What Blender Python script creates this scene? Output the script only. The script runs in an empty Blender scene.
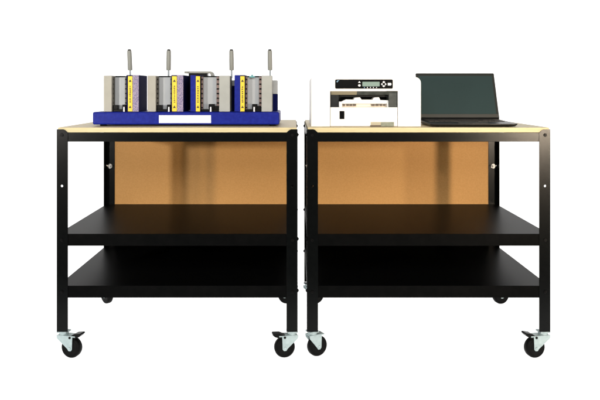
import bpy, bmesh, math, random
from mathutils import Vector, Matrix
random.seed(7)
S = bpy.context.scene
COL = S.collection

# ------------------------------------------------------------------ camera, world, lamps, exposure
D, F, CX, CY, ZC = 2.43, 729.0, 294.0, 90.0, 0.90      # distance, focal (in 1/600 frame), principal point, eye height
cam = bpy.data.cameras.new('camera'); camo = bpy.data.objects.new('camera', cam); COL.objects.link(camo)
camo.location = (0, -D, ZC); camo.rotation_euler = (math.radians(90), 0, 0)
cam.sensor_width = 36; cam.lens = 36 * F / 600
cam.shift_x = (300 - CX) / 600; cam.shift_y = -(200 - CY) / 600
cam.clip_start = 0.05; cam.clip_end = 60
S.camera = camo

w = bpy.data.worlds.new('World'); S.world = w; w.use_nodes = True
w.node_tree.nodes['Background'].inputs[0].default_value = (0.95, 0.98, 1, 1)
w.node_tree.nodes['Background'].inputs[1].default_value = 0.12

def studio_lamp(name, loc, aim, power, size, col, wide=0, spread=180):
    l = bpy.data.lights.new(name, 'AREA'); l.shape = 'DISK' if not wide else 'RECTANGLE'; l.size = wide or size; l.size_y = size; l.spread = math.radians(spread); l.energy = power; l.color = col
    o = bpy.data.objects.new(name, l); COL.objects.link(o); o.location = loc
    o.rotation_euler = (Vector(aim) - Vector(loc)).to_track_quat('-Z', 'Y').to_euler()
studio_lamp('studio_lamp', (1.66, -2.43, 0.78), (0.62, 0.5, 0.66), 7.0, 0.13, (1, 0.82, 0.62), spread=56)
studio_lamp('studio_lamp', (-1.91, -2.43, 0.98), (-0.50, 0.5, 0.66), 4.1, 0.13, (1, 0.94, 0.86), spread=50)
studio_lamp('added_fill', (0, -3.1, 1.92), (0, 0.3, 0.6), 84, 1.0, (1, 0.97, 0.93), wide=2.4)  # added unseen fill, brightens the tabletops and lower back panels

S.view_settings.view_transform = 'Standard'; S.view_settings.look = 'None'
S.view_settings.exposure = 0; S.view_settings.gamma = 1
S.render.engine = 'CYCLES'
S.cycles.use_denoising = True
S.cycles.max_bounces = 8
S.cycles.sample_clamp_indirect = 4

# ------------------------------------------------------------------ materials
def lin(r, g, b):
    f = lambda c: (c / 255 / 12.92) if c / 255 <= 0.04045 else ((c / 255 + 0.055) / 1.055) ** 2.4
    return (f(r), f(g), f(b), 1)

def mat(name, col, rough=0.5, metal=0.0, spec=0.5, noise=None, bump=None, emis=None, coat=0.0):
    """noise = (scale, second colour, stretch xyz, contrast lo, hi); bump = (scale, strength)"""
    m = bpy.data.materials.new(name); m.use_nodes = True
    nt = m.node_tree; b = nt.nodes['Principled BSDF']
    b.inputs['Base Color'].default_value = col
    b.inputs['Roughness'].default_value = rough
    b.inputs['Metallic'].default_value = metal
    b.inputs['Specular IOR Level'].default_value = spec
    b.inputs['Coat Weight'].default_value = coat
    tc = nt.nodes.new('ShaderNodeTexCoord')
    if noise:
        sc, c2, st, lo, hi = noise
        mp = nt.nodes.new('ShaderNodeMapping'); mp.inputs['Scale'].default_value = st
        n = nt.nodes.new('ShaderNodeTexNoise'); n.inputs['Scale'].default_value = sc; n.inputs['Detail'].default_value = 6
        r = nt.nodes.new('ShaderNodeValToRGB')
        r.color_ramp.elements[0].position = lo; r.color_ramp.elements[0].color = col
        r.color_ramp.elements[1].position = hi; r.color_ramp.elements[1].color = c2
        nt.links.new(tc.outputs['Object'], mp.inputs[0]); nt.links.new(mp.outputs[0], n.inputs['Vector'])
        nt.links.new(n.outputs['Fac'], r.inputs[0]); nt.links.new(r.outputs[0], b.inputs['Base Color'])
    if bump:
        n2 = nt.nodes.new('ShaderNodeTexNoise'); n2.inputs['Scale'].default_value = bump[0]; n2.inputs['Detail'].default_value = 3
        bp = nt.nodes.new('ShaderNodeBump'); bp.inputs['Strength'].default_value = bump[1]; bp.inputs['Distance'].default_value = 0.001
        nt.links.new(tc.outputs['Object'], n2.inputs['Vector']); nt.links.new(n2.outputs['Fac'], bp.inputs['Height'])
        nt.links.new(bp.outputs[0], b.inputs['Normal'])
    if emis:
        b.inputs['Emission Color'].default_value = (1, 1, 1, 1); b.inputs['Emission Strength'].default_value = emis
    return m

def lv(v, k=1.0): return (v * k, v * k, v * k, 1)
M = {}
M['glowing_sweep'] = mat('glowing_sweep', lv(0.85), 0.9, spec=0.0, emis=1.0)  # glow put into the surface to keep it pure white
M['black_steel'] = mat('black_steel', (0.0014, 0.0018, 0.0018, 1), 0.25, spec=0.115, noise=(60, (0.0022, 0.0027, 0.0027, 1), (1, 1, 1), 0.35, 0.7), bump=(900, 0.06))
M['black_shelf'] = mat('black_shelf', (0.0019, 0.0021, 0.0021, 1), 0.40, spec=0.028, noise=(40, lv(0.0030), (1, 1, 1), 0.35, 0.7), bump=(700, 0.08))
M['mdf'] = mat('mdf', (0.47, 0.250, 0.082, 1), 0.55, spec=0.15, noise=(170, (0.54, 0.295, 0.104, 1), (1, 1, 1.3), 0.3, 0.72), bump=(600, 0.08))
M['board_top'] = mat('board_top', (0.74, 0.60, 0.35, 1), 0.5, spec=0.35, noise=(14, (0.82, 0.68, 0.42, 1), (1, 14, 14), 0.3, 0.7))
M['board_edge'] = mat('board_edge', (0.56, 0.475, 0.265, 1), 0.6, spec=0.3, noise=(26, (0.63, 0.545, 0.32, 1), (1, 8, 8), 0.3, 0.7))
M['rubber'] = mat('rubber', lv(0.0022), 0.5, spec=0.08, noise=(50, lv(0.0045), (1, 1, 1), 0.4, 0.7))
M['black_plastic'] = mat('black_plastic', lv(0.0025), 0.4, spec=0.10)
M['zinc'] = mat('zinc', (0.32, 0.40, 0.41, 1), 0.42, metal=0.15, spec=0.4, noise=(60, (0.42, 0.51, 0.52, 1), (1, 1, 1), 0.35, 0.7))
M['nut_steel'] = mat('nut_steel', lv(0.45), 0.35, metal=0.3)
M['blue_paint'] = mat('blue_paint', (0.0045, 0.012, 0.21, 1), 0.45, spec=0.12, noise=(90, (0.008, 0.019, 0.26, 1), (1, 1, 1), 0.4, 0.7), bump=(500, 0.25))
M['navy_shade'] = mat('navy_shade', (0.004, 0.006, 0.055, 1), 0.7, spec=0.02)  # blue darkened to navy, shade of the housing sides put into the colour
M['beige_metal'] = mat('beige_metal', (0.37, 0.355, 0.30, 1), 0.5, spec=0.3, noise=(25, (0.41, 0.395, 0.335, 1), (1, 1, 1), 0.3, 0.7))
M['post_grey'] = mat('post_grey', (0.36, 0.37, 0.345, 1), 0.5, spec=0.3, noise=(25, (0.40, 0.41, 0.38, 1), (1, 1, 1), 0.3, 0.7))
M['grey_metal'] = mat('grey_metal', (0.35, 0.37, 0.385, 1), 0.4, spec=0.4, noise=(18, (0.39, 0.41, 0.43, 1), (1, 1, 1), 0.3, 0.7))
M['lever_grey'] = mat('lever_grey', (0.27, 0.275, 0.25, 1), 0.5, spec=0.3)
M['rod_steel'] = mat('rod_steel', (0.26, 0.30, 0.33, 1), 0.4, spec=0.3)
M['yellow_label'] = mat('yellow_label', (0.80, 0.56, 0.012, 1), 0.45, noise=(40, (0.86, 0.64, 0.02, 1), (1, 1, 1), 0.3, 0.7))
M['speckle'] = mat('speckle', (0.035, 0.03, 0.17, 1), 0.6, noise=(600, (0.50, 0.41, 0.49, 1), (1, 1, 1), 0.42, 0.58))
M['rosy_channel'] = mat('rosy_channel', (0.17, 0.105, 0.090, 1), 0.5, noise=(60, (0.27, 0.18, 0.155, 1), (1, 1, 0.3), 0.35, 0.65))
M['olive_channel'] = mat('olive_channel', (0.060, 0.055, 0.040, 1), 0.5, noise=(60, (0.10, 0.09, 0.07, 1), (1, 1, 0.3), 0.35, 0.65))
M['white_label'] = mat('white_label', lv(0.90), 0.5)
M['print_ink'] = mat('print_ink', (0.05, 0.035, 0.008, 1), 0.6)
M['white_plastic'] = mat('white_plastic', (0.88, 0.87, 0.84, 1), 0.45, spec=0.35, noise=(20, (0.90, 0.89, 0.87, 1), (1, 1, 1), 0.3, 0.7))
M['cream_plastic'] = mat('cream_plastic', (0.80, 0.70, 0.55, 1), 0.5)
M['tan_plastic'] = mat('tan_plastic', (0.27, 0.235, 0.155, 1), 0.35)
M['dark_inside'] = mat('dark_inside', (0.006, 0.007, 0.007, 1), 0.4, spec=0.2, noise=(60, (0.014, 0.016, 0.015, 1), (1, 1, 1), 0.4, 0.7))
M['grey_inside'] = mat('grey_inside', (0.035, 0.042, 0.038, 1), 0.35, spec=0.3, noise=(50, (0.085, 0.092, 0.085, 1), (1, 1, 1), 0.4, 0.75))
M['dark_brown'] = mat('dark_brown', (0.09, 0.065, 0.045, 1), 0.5)
M['gloss_black'] = mat('gloss_black', lv(0.002), 0.25, spec=0.12)
M['lcd'] = mat('lcd', (0.20, 0.29, 0.25, 1), 0.3)
M['key_white'] = mat('key_white', lv(0.8), 0.5)
M['blue_mark'] = mat('blue_mark', (0.16, 0.30, 0.42, 1), 0.5)
M['tag_green'] = mat('tag_green', (0.15, 0.175, 0.13, 1), 0.4, noise=(60, (0.22, 0.24, 0.19, 1), (1, 1, 1), 0.4, 0.6))
M['tag_tan'] = mat('tag_tan', (0.40, 0.37, 0.27, 1), 0.4)
M['laptop_shell'] = mat('laptop_shell', (0.008, 0.009, 0.009, 1), 0.38, spec=0.2, bump=(900, 0.1))
M['laptop_bezel'] = mat('laptop_bezel', (0.024, 0.026, 0.024, 1), 0.45, spec=0.25)
M['screen_glass'] = mat('screen_glass', (0.026, 0.046, 0.047, 1), 0.30, spec=0.4)
M['chin_grey'] = mat('chin_grey', (0.055, 0.055, 0.050, 1), 0.5, spec=0.25)
M['key_black'] = mat('key_black', lv(0.010), 0.5, spec=0.3)
M['teal_cap'] = mat('teal_cap', (0.10, 0.32, 0.34, 1), 0.4)

# ------------------------------------------------------------------ mesh helpers
def P(px, py, y):
    """point at depth y (metres behind the table fronts) seen at frame position px, py (600 wide)"""
    s = F / (D + y)
    return Vector(((px - CX) / s, y, ZC - (py - CY) / s))

class MB:
    def __init__(self): self.bm = bmesh.new()
    def _added(self, n0, mi):
        self.bm.faces.ensure_lookup_table()
        for f in self.bm.faces[n0:]: f.material_index = mi
    def box(self, x0, x1, y0, y1, z0, z1, mi=0):
        n0 = len(self.bm.faces)
        v = [self.bm.verts.new(p) for p in ((x0,y0,z0),(x1,y0,z0),(x1,y1,z0),(x0,y1,z0),(x0,y0,z1),(x1,y0,z1),(x1,y1,z1),(x0,y1,z1))]
        for q in ((0,3,2,1),(4,5,6,7),(0,1,5,4),(1,2,6,5),(2,3,7,6),(3,0,4,7)): self.bm.faces.new([v[i] for i in q])
        self._added(n0, mi); return self
    def cyl(self, a, b, r0, r1=None, n=24, mi=0):
        r1 = r0 if r1 is None else r1
        n0 = len(self.bm.faces); a = Vector(a); b = Vector(b)
        q = (b - a).to_track_quat('Z', 'Y')
        A = [self.bm.verts.new(a + q @ Vector((r0*math.cos(t), r0*math.sin(t), 0))) for t in [2*math.pi*i/n for i in range(n)]]
        B = [self.bm.verts.new(b + q @ Vector((r1*math.cos(t), r1*math.sin(t), 0))) for t in [2*math.pi*i/n for i in range(n)]]
        for i in range(n): self.bm.faces.new((A[i], A[(i+1)%n], B[(i+1)%n], B[i]))
        self.bm.faces.new(A[::-1]); self.bm.faces.new(B)
        self._added(n0, mi); return self
    def lathe(self, a, axis, prof, n=40, mi=0):
        """prof: list of (offset along axis, radius), closed"""
        n0 = len(self.bm.faces); a = Vector(a); q = Vector(axis).to_track_quat('Z', 'Y'); rings = []
        for h, r in prof:
            rings.append([self.bm.verts.new(a + q @ Vector((r*math.cos(2*math.pi*i/n), r*math.sin(2*math.pi*i/n), h))) for i in range(n)])
        for k in range(len(rings) - 1):
            for i in range(n): self.bm.faces.new((rings[k][i], rings[k][(i+1)%n], rings[k+1][(i+1)%n], rings[k+1][i]))
        self.bm.faces.new(rings[0][::-1]); self.bm.faces.new(rings[-1])
        self._added(n0, mi); return self
    def plate(self, outline, holes, fn, t, mi=0):
        """flat plate from a 2-D outline with holes; fn(u, v, d) -> point, thickness t"""
        n0 = len(self.bm.faces); tmp = bmesh.new(); es = []
        for loop in [outline] + holes:
            vs = [tmp.verts.new((u, v, 0)) for u, v in loop]
            for i in range(len(vs)): es.append(tmp.edges.new((vs[i], vs[(i+1)%len(vs)])))
        bmesh.ops.triangle_fill(tmp, use_beauty=True, use_dissolve=False, edges=es, normal=(0,0,1))
        r = bmesh.ops.extrude_face_region(tmp, geom=tmp.faces[:])
        for v in [g for g in r['geom'] if isinstance(g, bmesh.types.BMVert)]: v.co.z = t
        mp = {}
        for v in tmp.verts: mp[v] = self.bm.verts.new(fn(v.co.x, v.co.y, v.co.z))
        for f in tmp.faces: self.bm.faces.new([mp[v] for v in f.verts])
        tmp.free(); self._added(n0, mi); return self
    def prism(self, pts, vec, mi=0):
        n0 = len(self.bm.faces); vec = Vector(vec)
        A = [self.bm.verts.new(p) for p in pts]; B = [self.bm.verts.new(Vector(p) + vec) for p in pts]
        n = len(pts)
        for i in range(n): self.bm.faces.new((A[i], A[(i+1)%n], B[(i+1)%n], B[i]))
        self.bm.faces.new(A[::-1]); self.bm.faces.new(B)
        self._added(n0, mi); return self
    def xform(self, m): self.bm.transform(m); return self
    def build(self, name, mats, parent=None, bevel=0.0, smooth=35, origin=None):
        bm = self.bm
        bmesh.ops.recalc_face_normals(bm, faces=bm.faces)
        pw = WORLD.get(parent.name, Vector()) if parent else Vector()
        og = Vector(origin) if origin is not None else (pw if parent else Vector())
        bmesh.ops.translate(bm, verts=bm.verts, vec=-og)
        me = bpy.data.meshes.new(name); bm.to_mesh(me); bm.free()
        for m in (mats if isinstance(mats, (list, tuple)) else [mats]): me.materials.append(M[m])
        me.shade_smooth(); me.set_sharp_from_angle(angle=math.radians(smooth))
        o = bpy.data.objects.new(name, me); COL.objects.link(o)
        o.location = og - pw
        if parent: o.parent = parent
        WORLD[o.name] = og
        if bevel:
            b = o.modifiers.new('soft_edges', 'BEVEL'); b.width = bevel; b.segments = 2; b.limit_method = 'ANGLE'; b.angle_limit = math.radians(40)
            b.harden_normals = True
        return o
WORLD = {}
def thing(name, loc, label, cat, group=None):
    o = bpy.data.objects.new(name, None); COL.objects.link(o); o.location = loc; o.empty_display_size = 0.05
    o['label'] = label; o['category'] = cat
    if group: o['group'] = group
    WORLD[o.name] = Vector(loc); return o
def circ(u, v, r, n=12): return [(u + r*math.cos(2*math.pi*i/n), v + r*math.sin(2*math.pi*i/n)) for i in range(n)]

ZF = 0.005                                                                         # floor height
# ------------------------------------------------------------------ the setting: added white sweep, floor into wall, glowing so contact shadows vanish
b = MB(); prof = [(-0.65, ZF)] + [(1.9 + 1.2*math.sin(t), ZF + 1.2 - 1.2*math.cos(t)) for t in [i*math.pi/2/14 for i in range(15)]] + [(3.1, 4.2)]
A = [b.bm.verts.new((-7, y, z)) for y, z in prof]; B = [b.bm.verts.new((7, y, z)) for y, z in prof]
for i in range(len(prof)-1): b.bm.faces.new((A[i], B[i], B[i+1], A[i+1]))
sweep = b.build('floor', 'glowing_sweep'); sweep['kind'] = 'structure'
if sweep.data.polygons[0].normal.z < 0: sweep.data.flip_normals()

# ------------------------------------------------------------------ the two rolling tables
DEP, FL, T = 0.637, 0.037, 0.002
Z_TOP, Z_BRD, Z_BEAM = 0.775, 0.757, 0.7277
Z_LEG0, Z_LEG1, Z_HOLE = 0.0935, 0.769, 0.580
SHELVES = ((0.420, 0.380), (0.2467, 0.2067))

def make_leg(t, x, y, sx, sy):
    """angle-steel upright; x,y = outer corner, sx/sy = direction of the flanges (inwards)"""
    m = MB()
    front = [(0, Z_LEG0), (FL, Z_LEG0), (FL, Z_LEG1-0.013), (FL-0.003, Z_LEG1-0.008), (FL-0.010, Z_LEG1-0.002), (FL-0.016, Z_LEG1), (0, Z_LEG1)]
    hs = [circ(FL*0.47, Z_HOLE, 0.0042)]
    m.plate(front, hs, lambda u, v, d: (x + sx*u, y + sy*d, v), T)
    side = [(T, Z_LEG0), (FL, Z_LEG0), (FL, Z_LEG1-0.013), (FL-0.010, Z_LEG1-0.002), (FL-0.016, Z_LEG1), (T, Z_LEG1)]
    m.plate(side, [circ(FL*0.5, Z_HOLE+0.003, 0.0036)], lambda u, v, d: (x + sx*d, y + sy*u, v), T)
    leg = m.build('leg', 'black_steel', t, smooth=30, origin=(x + sx*FL/2, y + sy*FL/2, Z_LEG0))
    bz = [Z_LEG1-0.019] + [s[0]-0.020 for s in SHELVES]
    for z in bz:
        k = MB(); c = Vector((x + sx*FL*0.47, y, z))
        k.cyl(c, c + Vector((0, -sy*0.0022, 0)), 0.0062, 0.0052, 16).cyl(c + Vector((0, -sy*0.002, 0)), c + Vector((0, -sy*0.0042, 0)), 0.0034, 0.0030, 6)
        k.build('bolt', 'black_plastic', leg, origin=c)
        k = MB(); c = Vector((x, y + sy*FL*0.5, z))
        k.cyl(c, c + Vector((-sx*0.0022, 0, 0)), 0.0062, 0.0052, 16).cyl(c + Vector((-sx*0.002, 0, 0)), c + Vector((-sx*0.0042, 0, 0)), 0.0034, 0.0030, 6)
        k.build('bolt', 'black_plastic', leg, origin=c)
    return leg

def make_caster(t, x, y, yaw, trail, brake, pedal_tilt=0):
    """x,y = swivel axis; the wheel trails along yaw (radians, 0 = +x)"""
    R, W = 0.0345, 0.024; HC = ZF + R
    def place(m): return m.xform(Matrix.Translation((x, y, 0)) @ Matrix.Rotation(yaw, 4, 'Z'))
    f = MB()
    f.box(-0.017, 0.017, -0.017, 0.017, Z_LEG0-0.0055, Z_LEG0-0.0008)                # top plate under the leg
    f.cyl((0, 0, Z_LEG0-0.0125), (0, 0, Z_LEG0-0.005), 0.016, 0.016, 28)             # swivel race
    f.box(-0.016, trail+0.020, -0.0165, 0.0165, Z_LEG0-0.0165, Z_LEG0-0.0125)
    for s in (-1, 1):                                                               # tapering fork cheeks
        yy = s*0.0150
        cheek = [(-0.019, Z_LEG0-0.013), (trail+0.010, Z_LEG0-0.013), (trail+0.0085, HC-0.004), (trail+0.004, HC-0.0095), (trail-0.004, HC-0.0095), (trail-0.008, HC-0.003), (-0.017, Z_LEG0-0.024)]
        f.prism([(u, yy-0.001, v) for u, v in cheek], (0, 0.002, 0))
        f.cyl((trail, yy, HC), (trail, yy + s*0.0035, HC), 0.0050, 0.0044, 6)
    c = place(f).build('caster', 'zinc', t, bevel=0.0006, origin=(x, y, Z_LEG0))
    wv = MB()
    pr = [(-W/2, 0.008), (-W/2, R-0.010), (-W/2+0.001, R-0.009), (-W/2+0.001, R-0.006), (-W/2, R-0.005), (-W/2+0.003, R-0.001), (-W/2+0.006, R), (W/2-0.006, R), (W/2-0.003, R-0.001), (W/2, R-0.005), (W/2-0.001, R-0.006), (W/2-0.001, R-0.009), (W/2, R-0.010), (W/2, 0.008)]
    wv.lathe((trail, 0, HC), (0, 1, 0), pr, 48)
    place(wv).build('wheel', 'rubber', c, smooth=40)
    if brake:
        p = MB()
        a, z0 = pedal_tilt, Z_LEG0-0.0145
        base = trail + 0.013
        prof = [(base-0.016, -0.006), (base+0.004, -0.0075), (base+0.021, -0.0015), (base+0.029, 0.006), (base+0.0265, 0.0095), (base+0.004, 0.0085), (base-0.006, 0.004), (base-0.016, 0.001)]
        ca, sa = math.cos(a), math.sin(a)
        p.prism([(base + (u-base)*ca - v*sa, -0.0145, z0 + (u-base)*sa + v*ca) for u, v in prof], (0, 0.029, 0))
        p.cyl((base-0.012, -0.019, z0-0.004), (base-0.012, 0.019, z0-0.004), 0.0040, None, 14)
        place(p).build('brake_pedal', 'black_plastic', c, bevel=0.0012)
    return c

def make_table(x0, x1, label, casters):
    t = thing('work_table', ((x0+x1)/2, DEP/2, 0), label, 'table', 'black steel rolling work tables')
    # top board: face material on the top, paler cut edge around it
    m = MB(); m.box(x0+0.003, x1-0.003, T+0.0012, DEP-T-0.001, Z_BRD+0.0012, Z_TOP)
    m.bm.faces.ensure_lookup_table()
    for f in m.bm.faces:
        f.normal_update(); f.material_index = 0 if abs(f.normal.z) > 0.5 else 1
    m.build('tabletop', ['board_top', 'board_edge'], t, bevel=0.0012)
    # rails under the top board
    m = MB()
    for ya, yb in ((T+0.0004, T+0.0024), (DEP-T-0.0024, DEP-T-0.0004)):
        m.box(x0+T+0.0006, x1-T-0.0006, ya, yb, Z_BEAM, Z_BRD+0.0011)
    for xa, xb in ((x0+T+0.0006, x0+T+0.0026), (x1-T-0.0026, x1-T-0.0006)):
        m.box(xa, xb, T+0.0026, DEP-T-0.0026, Z_BEAM, Z_BRD+0.0011)
    m.build('rail', 'black_steel', t, bevel=0.0007)
    for zt, zb in SHELVES:
        m = MB(); a, b_, c, d = x0+T+0.0006, x1-T-0.0006, T+0.0004, DEP-T-0.0004
        e = 0.0015
        m.box(a, b_, c, d, zt-e, zt)
        m.box(a, b_, c, c+e, zb, zt-e-0.0001); m.box(a, b_, d-e, d, zb, zt-e-0.0001)
        m.box(a, a+e, c+e+0.0001, d-e-0.0001, zb, zt-e-0.0001); m.box(b_-e, b_, c+e+0.0001, d-e-0.0001, zb, zt-e-0.0001)
        m.box(a+e, b_-e, c+e, c+0.014, zb, zb+e)                                   # returned lip
        m.build('shelf', 'black_shelf', t, bevel=0.0004)
    m = MB(); m.box(x0+0.004, x1-0.004, DEP+0.0006, DEP+0.0046, 0.402, Z_TOP-0.004)
    m.build('back_panel', 'mdf', t, bevel=0.0006)
    m = MB(); m.box(x0+0.004, x1-0.004, DEP+0.0006, DEP+0.0026, 0.214, 0.400)
    m.build('added_dark_sheet', 'black_shelf', t, bevel=0.0004)  # added black sheet behind the lower bay, keeps it dark
    legs = []
    for (x, sx) in ((x0, 1), (x1, -1)):
        for (y, sy) in ((0, 1), (DEP, -1)):
            lg = make_leg(t, x, y, sx, sy)
            if sy < 0:                                                             # wing nut holding the back panel
                k = MB(); c = Vector((x + sx*FL*0.47, y-T, Z_HOLE))
                k.cyl(c, c + Vector((0, -0.002, 0)), 0.0095, None, 18).cyl(c, c + Vector((0, -0.009, 0)), 0.0058, 0.005, 6)
                k.cyl(c, c + Vector((0, -0.014, 0)), 0.003, None, 12)
                for s in (-1, 1):
                    k.prism([c + Vector((s*0.003, -0.0055, -0.002)), c + Vector((s*0.011, -0.009, 0.001)), c + Vector((s*0.012, -0.009, 0.006)), c + Vector((s*0.004, -0.0055, 0.003))], (0, -0.0022, 0))
                k.build('wing_nut', 'nut_steel', lg, origin=c)
    for (dx, y, yaw, tr, br, ti) in casters:
        make_caster(t, dx, y, math.radians(yaw), tr, br, ti)
    return t

XL0, XL1, XR0, XR1 = -0.791, 0.012, 0.0430, 0.8545
h = FL/2
make_table(XL0, XL1, 'black rolling table carrying the blue clamp machine', [
    (XL0+h, h, -14, 0.030, True, 0.08), (XL1-h, h, 190, 0.026, True, -0.02),
    (XL0+h, DEP-h, 135, 0.018, False, 0), (XL1-h, DEP-h, 155, 0.030, False, 0)])
make_table(XR0, XR1, 'black rolling table carrying the white printer and the open laptop', [
    (XR0+h, h, 28, 0.018, False, 0), (XR1-h, h, 192, 0.032, True, 0.14),
    (XR0+h, DEP-h, 20, 0.030, False, 0), (XR1-h, DEP-h, 14, 0.030, False, 0)])

# ------------------------------------------------------------------ blue machine with four clamp units
YB = 0.080
bl, br_ = P(92.5, 124.6, YB), P(279.3, 112, YB)
mach = thing('clamp_machine', ((bl.x+br_.x)/2, 0.22, Z_TOP), 'long blue four-station clamp machine with upright grey levers', 'machine')
m = MB(); m.box(bl.x, br_.x, YB, 0.36, bl.z, br_.z)
base = m.build('base', 'blue_paint', mach, bevel=0.005)
for fx in (bl.x+0.03, br_.x-0.024):
    for fy in (YB+0.03, 0.33):
        MB().lathe((fx, fy, Z_TOP+0.0002), (0, 0, 1), [(0, 0.011), (0.003, 0.012), (bl.z-Z_TOP-0.0003, 0.010)], 20).build('foot', 'rubber', base)
a, c = P(159, 123, YB), P(211, 115.2, YB)
MB().box(a.x, c.x, YB-0.0008, YB+0.001, a.z, c.z).build('blank_label', 'white_label', base)

ZB = br_.z                                                                         # top of the base
def zpx(py, y): return P(0, py, y).z
def make_unit(gap0, gap1, post0, post1, hous0, hous1, yel0, yel1, face0, face1, face_mat, chan, lever, tilt, mirrored):
    """all horizontal positions are frame positions at the unit's own depth"""
    yf = 0.120
    X = lambda px, y=yf: P(px, 0, y).x
    zt = zpx(75.0, yf)
    # housing (the blue box of the unit), side shade put into its navy
    m = MB(); m.box(X(hous0), X(hous1), yf, 0.262, ZB+0.0003, zt)
    u = m.build('clamp_unit', 'navy_shade', mach, bevel=0.0015, origin=((X(hous0)+X(hous1))/2, yf, ZB))
    MB().box(X(face0), X(face1), yf-0.0030, yf-0.0002, ZB+0.0006, zt-0.0005).build('front_plate', face_mat, u, bevel=0.0006)
    yl = MB(); yl.box(X(yel0), X(yel1), yf-0.0042, yf-0.0003, ZB+0.0012, zt-0.004)
    yl = yl.build('warning_label', 'yellow_label', u)
    # small print running up the label and a pictogram at each end
    k = MB(); cxl = (X(yel0)+X(yel1))/2; rnd = random.Random(int(yel0))
    z = ZB + 0.032
    while z < zt - 0.040:
        hgt = rnd.uniform(0.0022, 0.0042)
        k.box(cxl - rnd.uniform(0.0016, 0.0030), cxl + rnd.uniform(0.0016, 0.0030), yf-0.0045, yf-0.0040, z, z+hgt); z += hgt + rnd.uniform(0.0012, 0.004)
    for zc in (ZB+0.017, zt-0.020):
        k.prism([(cxl-0.0050, yf-0.0045, zc-0.004), (cxl+0.0050, yf-0.0045, zc-0.004), (cxl, yf-0.0045, zc+0.005)], (0, 0.0005, 0))
    k.build('print', 'print_ink', yl)
    # beige post
    m = MB(); zp = zpx(75.6, yf); m.box(X(post0), X(post1), yf-0.004, 0.205, ZB+0.0003, zp)
    m.build('post', 'post_grey' if mirrored else 'beige_metal', u, bevel=0.0012)
    # grey pressing plate in the gap, channels with teeth beside it
    g0, g1 = X(gap0, 0.155), X(gap1, 0.155)
    m = MB(); m.box(g0, g1, 0.152, 0.160, ZB+0.004, zpx(77.2, 0.155)); m.build('press_plate', 'grey_metal', u, bevel=0.0008)
    m = MB(); zc = zpx(76.6, 0.15)
    xa, xb = (X(post1), X(hous0)) if not mirrored else (X(hous1), X(post0))
    for (p, q) in ((xa+0.0004, X(gap0, 0.145)), (X(gap1, 0.145), xb-0.0004)):
        if q - p > 0.001:
            m.box(p, q, 0.138, 0.1515, ZB+0.0006, zc)
            z = ZB + 0.012
            while z < zc - 0.01:
                m.box(p+0.0008, q-0.0004, 0.133, 0.1379, z, z+0.0045, mi=1); z += 0.0165
    m.build('toothed_channel', [chan, 'black_plastic'], u)
    m = MB(); m.box(xa+0.0004, xb-0.0004, 0.168, 0.200, zpx(77.4, 0.168), zt-0.002)
    m.build('cross_bar', 'black_plastic', u, bevel=0.0008)
    # black clamp jaw at the foot of the gap with its white screw
    m = MB(); w_ = xb - xa
    m.box(xa+0.001, xb-0.001, 0.126, 0.165, ZB+0.0004, ZB+0.0085)
    if mirrored:
        m.box(xa+w_*0.42, xa+w_*0.72, 0.124, 0.160, ZB+0.0082, ZB+0.0265); m.box(xa+w_*0.70, xb-0.003, 0.128, 0.160, ZB+0.0082, ZB+0.020)
        sxp = xa + w_*0.55
    else:
        m.box(xa+0.001, xa+w_*0.36, 0.126, 0.160, ZB+0.0082, ZB+0.023); m.box(xa+w_*0.70, xb-0.003, 0.124, 0.160, ZB+0.0082, ZB+0.0245)
        sxp = xa + w_*0.86
    m.build('clamp_jaw', 'black_plastic', u, bevel=0.0012)
    MB().cyl((sxp, 0.116, ZB+0.0003), (sxp, 0.116, ZB+0.017), 0.0030, 0.0026, 14).build('screw', 'white_label', u)
    # lever
    yl_ = 0.175; top = P(lever, 49.2, yl_); bot = P(lever + tilt, 70.2, yl_); rb = P(lever + tilt*1.3, 78.0, yl_)
    m = MB(); m.cyl(rb, bot + Vector((0, 0, 0.004)), 0.0030, 0.0030, 14)
    rod = m.build('lever', 'rod_steel', u, origin=rb)
    ax = (top - bot); L = ax.length
    m = MB(); m.lathe(bot, ax, [(0, 0.0072), (0.0015, 0.0080), (L*0.5, 0.0082), (L-0.0055, 0.0078), (L-0.0048, 0.0072)], 24)
    m.build('lever_grip', 'lever_grey', u, origin=bot)
    m = MB(); m.lathe(top, ax, [(-0.0050, 0.0060), (-0.0012, 0.0058), (-0.0002, 0.0048)], 20); m.build('grip_cap', 'black_plastic', u)
    return u

make_unit(114.6, 125.6, 104, 112, 126.3, 139.0, 128.2, 132.6, 132.7, 138.9, 'speckle', 'olive_channel', 129.3, 0.8, False)
make_unit(158.8, 170.8, 147.6, 156, 171.2, 183.5, 172.2, 177.0, 177.1, 183.4, 'speckle', 'olive_channel', 168.8, -0.2, False)
u3 = make_unit(203.2, 216.8, 219.2, 230, 190.5, 200.6, 196.0, 200.2, 190.6, 195.9, 'blue_paint', 'rosy_channel', 231.4, 0.2, True)
u4 = make_unit(247.4, 259.2, 261.6, 272, 234.5, 245.2, 240.4, 244.7, 234.6, 240.3, 'blue_paint', 'rosy_channel', 269.8, 0.3, True)
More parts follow.
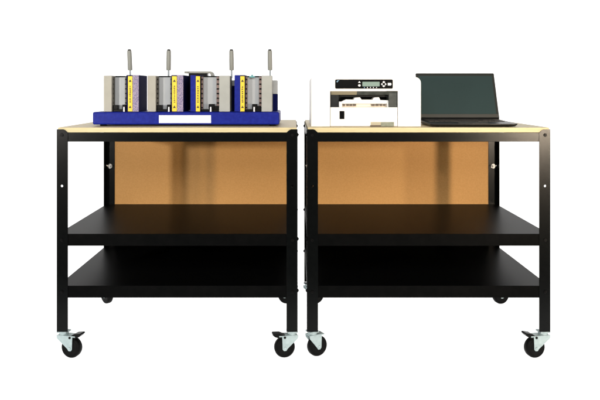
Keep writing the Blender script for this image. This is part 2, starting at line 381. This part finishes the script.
# rear drive boxes behind the right-hand posts, grey over navy, and the small teal cap
for u, x0, x1, zmid in ((u3, 222, 235.2, 86.0), (u4, 262, 277.4, 94.0)):
    y0, y1 = 0.21, 0.30
    X = lambda px: P(px, 0, y0).x
    MB().box(X(x0), X(x1), y0, y1, ZB+0.0004, zpx(zmid, y0)).build('drive_box', 'navy_shade', u, bevel=0.001)
    MB().box(X(x0), X(x1), y0, y1, zpx(zmid, y0)+0.0003, zpx(80.2, y0)).build('drive_cover', 'grey_metal', u, bevel=0.0015)
c = P(252, 77, 0.14)
MB().box(c.x-0.010, c.x+0.010, 0.135, 0.165, c.z-0.002, c.z+0.004).cyl((c.x, 0.15, c.z+0.003), (c.x, 0.15, c.z+0.009), 0.004, 0.002, 14).build('cap', 'teal_cap', u4, bevel=0.001)
# grey transverse guard behind the middle units with a dark underside
yr = 0.275
a, bb = P(184.2, 73.2, yr), P(213.5, 71.3, yr)
m = MB(); zl = P(0, 77.5, yr).z
m.prism([(a.x, yr, bb.z), (P(210.5, 0, yr).x, yr, bb.z), (P(212.5, 0, yr).x, yr, P(0, 72.6, yr).z), (P(214, 0, yr).x, yr, zl), (P(211.6, 0, yr).x, yr, zl), (P(210, 0, yr).x, yr, a.z), (a.x, yr, a.z)], (0, 0.05, 0))
g = m.build('rear_guard', 'lever_grey', mach, bevel=0.0008)
MB().box(P(188.5, 0, yr).x, P(207, 0, yr).x, yr+0.004, yr+0.045, ZB+0.001, a.z-0.0006).build('guard_core', 'black_plastic', g)

# ------------------------------------------------------------------ white desktop printer
YP = 0.055
def p2(px, py, y=YP): q = P(px, py, y); return (q.x, q.z)
x0, zt = p2(311.2, 77.0); x1, _ = p2(421.0, 77.0)
prn = thing('desktop_printer', ((x0+x1)/2, 0.2, Z_TOP), 'boxy white desktop printer with black control strip and open front slot', 'printer')
zbm = Z_TOP + 0.0006
nx0, nz = p2(330.2, 91.0); nx1, _ = p2(397.8, 91.0)
R_ = 0.020
arc = lambda cx_, cz_, r, a0, a1, n=8: [(cx_ + r*math.cos(a0+(a1-a0)*i/n), cz_ + r*math.sin(a0+(a1-a0)*i/n)) for i in range(n+1)]
out = [(x0, zbm)] + arc(x0+0.010, zt-0.010, 0.010, math.pi, math.pi/2) + arc(x1-R_, zt-R_, R_, math.pi/2, 0) + [(x1, zbm), (nx1, zbm), (nx1, nz), (nx0, nz), (nx0, zbm)]
m = MB(); m.prism([(u, YP, v) for u, v in out], (0, 0.30, 0))
body = m.build('body', 'white_plastic', prn, bevel=0.0014)
# front door under the slot
dz = p2(0, 107.2)[1]
m = MB(); m.box(nx0+0.0012, nx1-0.0012, YP+0.0012, YP+0.16, zbm+0.0008, dz)
door = m.build('front_door', 'white_plastic', prn, bevel=0.0012)
a, c = p2(339.6, 119.0), p2(344.4, 111.0)
MB().box(a[0], c[0], YP-0.0006, YP+0.006, a[1], c[1]).build('latch', 'gloss_black', door, bevel=0.0006)
a, c = p2(370.2, 126.3), p2(394.0, 122.0); mid = p2(381, 0)[0]
tg = MB().box(mid, c[0], YP-0.0020, YP+0.003, a[1], c[1]).build('tag', 'tag_green', door, bevel=0.0006)
MB().box(a[0]+0.002, mid-0.0001, YP-0.0020, YP+0.003, a[1]+0.004, c[1]).build('tag_end', 'tag_tan', tg, bevel=0.0006)
MB().box(a[0], mid-0.0001, YP-0.0022, YP+0.003, a[1], a[1]+0.0038).build('tag_edge', 'dark_brown', tg)
# slot: dark liner, grey cheek, tan lip on top
m = MB()
m.box(nx0+0.0006, nx1-0.0006, 0.150, 0.154, dz-0.004, nz-0.0006)
m.box(nx0+0.0006, nx0+0.0026, YP+0.004, 0.1498, dz+0.0004, nz-0.0006)
m.box(nx0+0.003, nx1-0.003, YP+0.03, 0.1498, nz-0.0200, nz-0.0120)
lw = p2(338.8, 0)[0]
m.box(nx0+0.0028, lw, YP+0.012, 0.12, dz+0.0004, nz-0.0135)
slot = m.build('paper_slot', 'dark_inside', prn)
ck = p2(389.0, 0)[0]
MB().box(ck, nx1-0.0008, YP+0.008, 0.145, dz+0.0004, nz-0.0060).build('cheek', 'grey_inside', slot, bevel=0.002)
zl0 = p2(0, 94.8)[1]; lm = p2(357, 0)[0]
tl = MB(); tl.prism([(nx0+0.001, YP+0.003, nz-0.0006), (nx0+0.001, YP+0.012, zl0), (nx0+0.001, YP+0.06, zl0), (nx0+0.001, YP+0.06, nz-0.0006)], (lm-nx0-0.001, 0, 0))
tl.build('lip', 'tan_plastic', slot)
tl = MB(); tl.prism([(lm+0.0002, YP+0.003, nz-0.0006), (lm+0.0002, YP+0.012, zl0), (lm+0.0002, YP+0.06, zl0), (lm+0.0002, YP+0.06, nz-0.0006)], (nx1-0.001-lm, 0, 0))
tl.build('lip', 'grey_inside', slot)
# the white tray with two tabs, cream bar and brown bits painting its underside shadow
yt = YP + 0.020
q = lambda px, py: (P(px, py, yt).x, yt, P(px, py, yt).z)
m = MB(); m.prism([q(*p) for p in ((341.5,103.6),(341.5,101.6),(344,100.3),(346,99.4),(353.6,99.6),(354.6,97.6),(360,97.2),(361.6,99.6),(372.6,99.6),(374,97.4),(379,97.2),(380.4,100.0),(388.6,100.2),(389.6,103.6))], (0, 0.05, 0))
tray = m.build('output_tray', 'white_plastic', prn, bevel=0.0008)
a, c = q(338.9, 106.6), q(342.0, 101.6)
m = MB(); m.box(a[0], c[0], yt-0.004, yt+0.04, dz+0.0004, c[2]); m.build('tray_arm', 'white_plastic', tray, bevel=0.0006)
m = MB(); m.box(q(386.8, 0)[0], q(389.6, 0)[0], yt-0.004, yt+0.04, dz+0.0004, q(0, 101.5)[2]); m.build('tray_arm', 'white_plastic', tray, bevel=0.0006)
m = MB(); m.box(q(342.2,0)[0], q(386.6,0)[0], yt+0.006, yt+0.03, dz+0.0004, q(0,103.7)[2]); m.build('feed_bar', 'cream_plastic', tray)
for r0, r1 in ((342.8,345.0),(346.4,348.8),(349.6,352.2),(353.0,356.0),(371.4,374.6),(375.6,378.6),(379.8,382.2),(383.2,385.6)):
    a = q(r0, 105.9); c = q(r1, 104.0)
    MB().box(a[0], c[0], yt-0.001, yt+0.0058, a[2], c[2]).build('underside_shade', 'dark_brown', tray, bevel=0.0005)
# control strip
def rrect(px0, px1, py0, py1, r, y):
    (a0, z1), (a1, z0) = p2(px0, py0, y), p2(px1, py1, y); H = math.pi/2
    return [(u, y, v) for u, v in arc(a1-r, z1-r, r, H, 0, 4) + arc(a1-r, z0+r, r, 0, -H, 4) + arc(a0+r, z0+r, r, -H, -2*H, 4) + arc(a0+r, z1-r, r, 2*H, H, 4)]
cp = MB().prism(rrect(335.2, 392.8, 79.4, 88.6, 0.004, YP-0.002), (0, 0.004, 0)).build('control_panel', 'gloss_black', prn, bevel=0.0005)
yk = YP - 0.0028
MB().prism(rrect(362.4, 379.6, 81.7, 86.3, 0.001, yk), (0, 0.0012, 0)).build('display', 'lcd', cp)
def pad(name, pts, mt='key_white'): MB().prism([(p2(a_, b_, yk)[0], yk, p2(a_, b_, yk)[1]) for a_, b_ in pts], (0, 0.0012, 0)).build(name, mt, cp)
pad('button', ((358.0,82.8),(359.4,81.0),(360.8,82.8))); pad('button', ((358.0,85.4),(358.6,84.4),(360.2,84.4),(360.8,85.4),(360.2,86.4),(358.6,86.4)))
pad('button', ((382.4,82.0),(383.8,80.9),(385.2,82.0),(384.5,82.9),(383.1,82.9))); pad('button', ((382.4,86.0),(383.1,85.2),(384.5,85.2),(385.2,86.0),(383.8,87.2)))
pad('button', ((381.0,84.1),(382.0,83.0),(382.6,83.4),(382.6,84.8),(382.0,85.2))); pad('button', ((386.6,84.1),(385.6,83.0),(385.0,83.4),(385.0,84.8),(385.6,85.2)))
pad('button', ((387.8,82.8),(391.0,82.8),(391.6,84.1),(391.0,85.4),(387.8,85.4)))
for xx, mm in ((364.4,'blue_mark'),(367.4,'key_white'),(370.4,'key_white'),(373.4,'key_white'),(376.6,'key_white')):
    pad('indicator', ((xx-0.45,87.0),(xx+0.45,87.0),(xx+0.45,87.9),(xx-0.45,87.9)), mm)
pad('emblem', ((336.4,81.6),(337.4,80.4),(339.4,80.2),(338.2,81.2),(337.2,82.4)), 'blue_mark')

# ------------------------------------------------------------------ open black laptop
LX0, LX1, LY0, LY1 = 0.4597, 0.7570, 0.028, 0.258
lap = thing('open_laptop', ((LX0+LX1)/2, (LY0+LY1)/2, Z_TOP), 'thin black open laptop with dark teal screen beside the printer', 'laptop')
def rr2(x0, x1, y0, y1, r, n=6):
    H = math.pi/2
    return arc(x1-r, y1-r, r, H, 0, n) + arc(x1-r, y0+r, r, 0, -H, n) + arc(x0+r, y0+r, r, -H, -2*H, n) + arc(x0+r, y1-r, r, 2*H, H, n)
zb0, zb1 = Z_TOP+0.002, Z_TOP+0.0170
m = MB()
lo = rr2(LX0+0.006, LX1-0.006, LY0+0.008, LY1-0.004, 0.012); hi = rr2(LX0, LX1, LY0, LY1, 0.012)
L0 = [m.bm.verts.new((u, v, zb0)) for u, v in lo]; L1 = [m.bm.verts.new((u, v, zb0+0.006+0.005*(v-LY0)/(LY1-LY0))) for u, v in hi]
L2 = [m.bm.verts.new((u, v, zb0+0.009+0.006*(v-LY0)/(LY1-LY0))) for u, v in hi]
n = len(lo)
for A_, B_ in ((L0, L1), (L1, L2)):
    for i in range(n): m.bm.faces.new((A_[i], A_[(i+1)%n], B_[(i+1)%n], B_[i]))
m.bm.faces.new(L0[::-1]); m.bm.faces.new(L2)
lb = m.build('base', 'laptop_shell', lap, bevel=0.0008)
for fx in (LX0+0.03, LX1-0.03):
    for fy in (LY0+0.03, LY1-0.03):
        MB().cyl((fx, fy, Z_TOP+0.0001), (fx, fy, zb0+0.001), 0.006).build('foot', 'rubber', lb)
ztop = lambda y: zb0 + 0.009 + 0.006*(y-LY0)/(LY1-LY0)
m = MB()
for r in range(5):
    for k in range(14):
        kw = (LX1-LX0-0.030)/14; kx = LX0+0.015+k*kw; ky = LY0+0.105+r*0.0185
        if r == 0 and 4 <= k <= 8:
            if k > 4: continue
            m.box(kx+0.001, kx+5*kw-0.001, ky, ky+0.016, ztop(ky)+0.0003, ztop(ky)+0.0022)
        else: m.box(kx+0.001, kx+kw-0.001, ky, ky+0.016, ztop(ky)+0.0003, ztop(ky)+0.0022)
m.build('keyboard', 'key_black', lb)
mx = (LX0+LX1)/2
MB().box(mx-0.05, mx+0.05, LY0+0.018, LY0+0.085, ztop(LY0)+0.0010, ztop(LY0+0.085)+0.0003).build('touchpad', 'laptop_bezel', lb)
MB().cyl((LX0+0.004, LY1-0.006, ztop(LY1)+0.001), (LX1-0.004, LY1-0.006, ztop(LY1)+0.001), 0.0062, None, 18).build('hinge', 'black_plastic', lb)
# lid, built upright in its own frame then leaned back
LH, TH = 0.186, 0.006
lean = math.radians(24)
LM = Matrix.Translation((0, LY1-0.004, ztop(LY1)+0.002)) @ Matrix.Rotation(-lean, 4, 'X')
m = MB(); rr = rr2(LX0+0.0005, LX1-0.0005, 0, LH, 0.004)
m.prism([(u, 0, v) for u, v in rr], (0, TH, 0))
lid = m.xform(LM).build('lid', 'laptop_bezel', lap, bevel=0.0008)
MB().box(LX0+0.004, LX1-0.004, -0.0008, 0.001, 0.003, 0.0185).xform(LM).build('chin', 'chin_grey', lid, bevel=0.0003)
MB().box(LX0+0.010, LX1-0.010, -0.0006, 0.001, 0.019, LH-0.0115).xform(LM).build('display', 'screen_glass', lid)
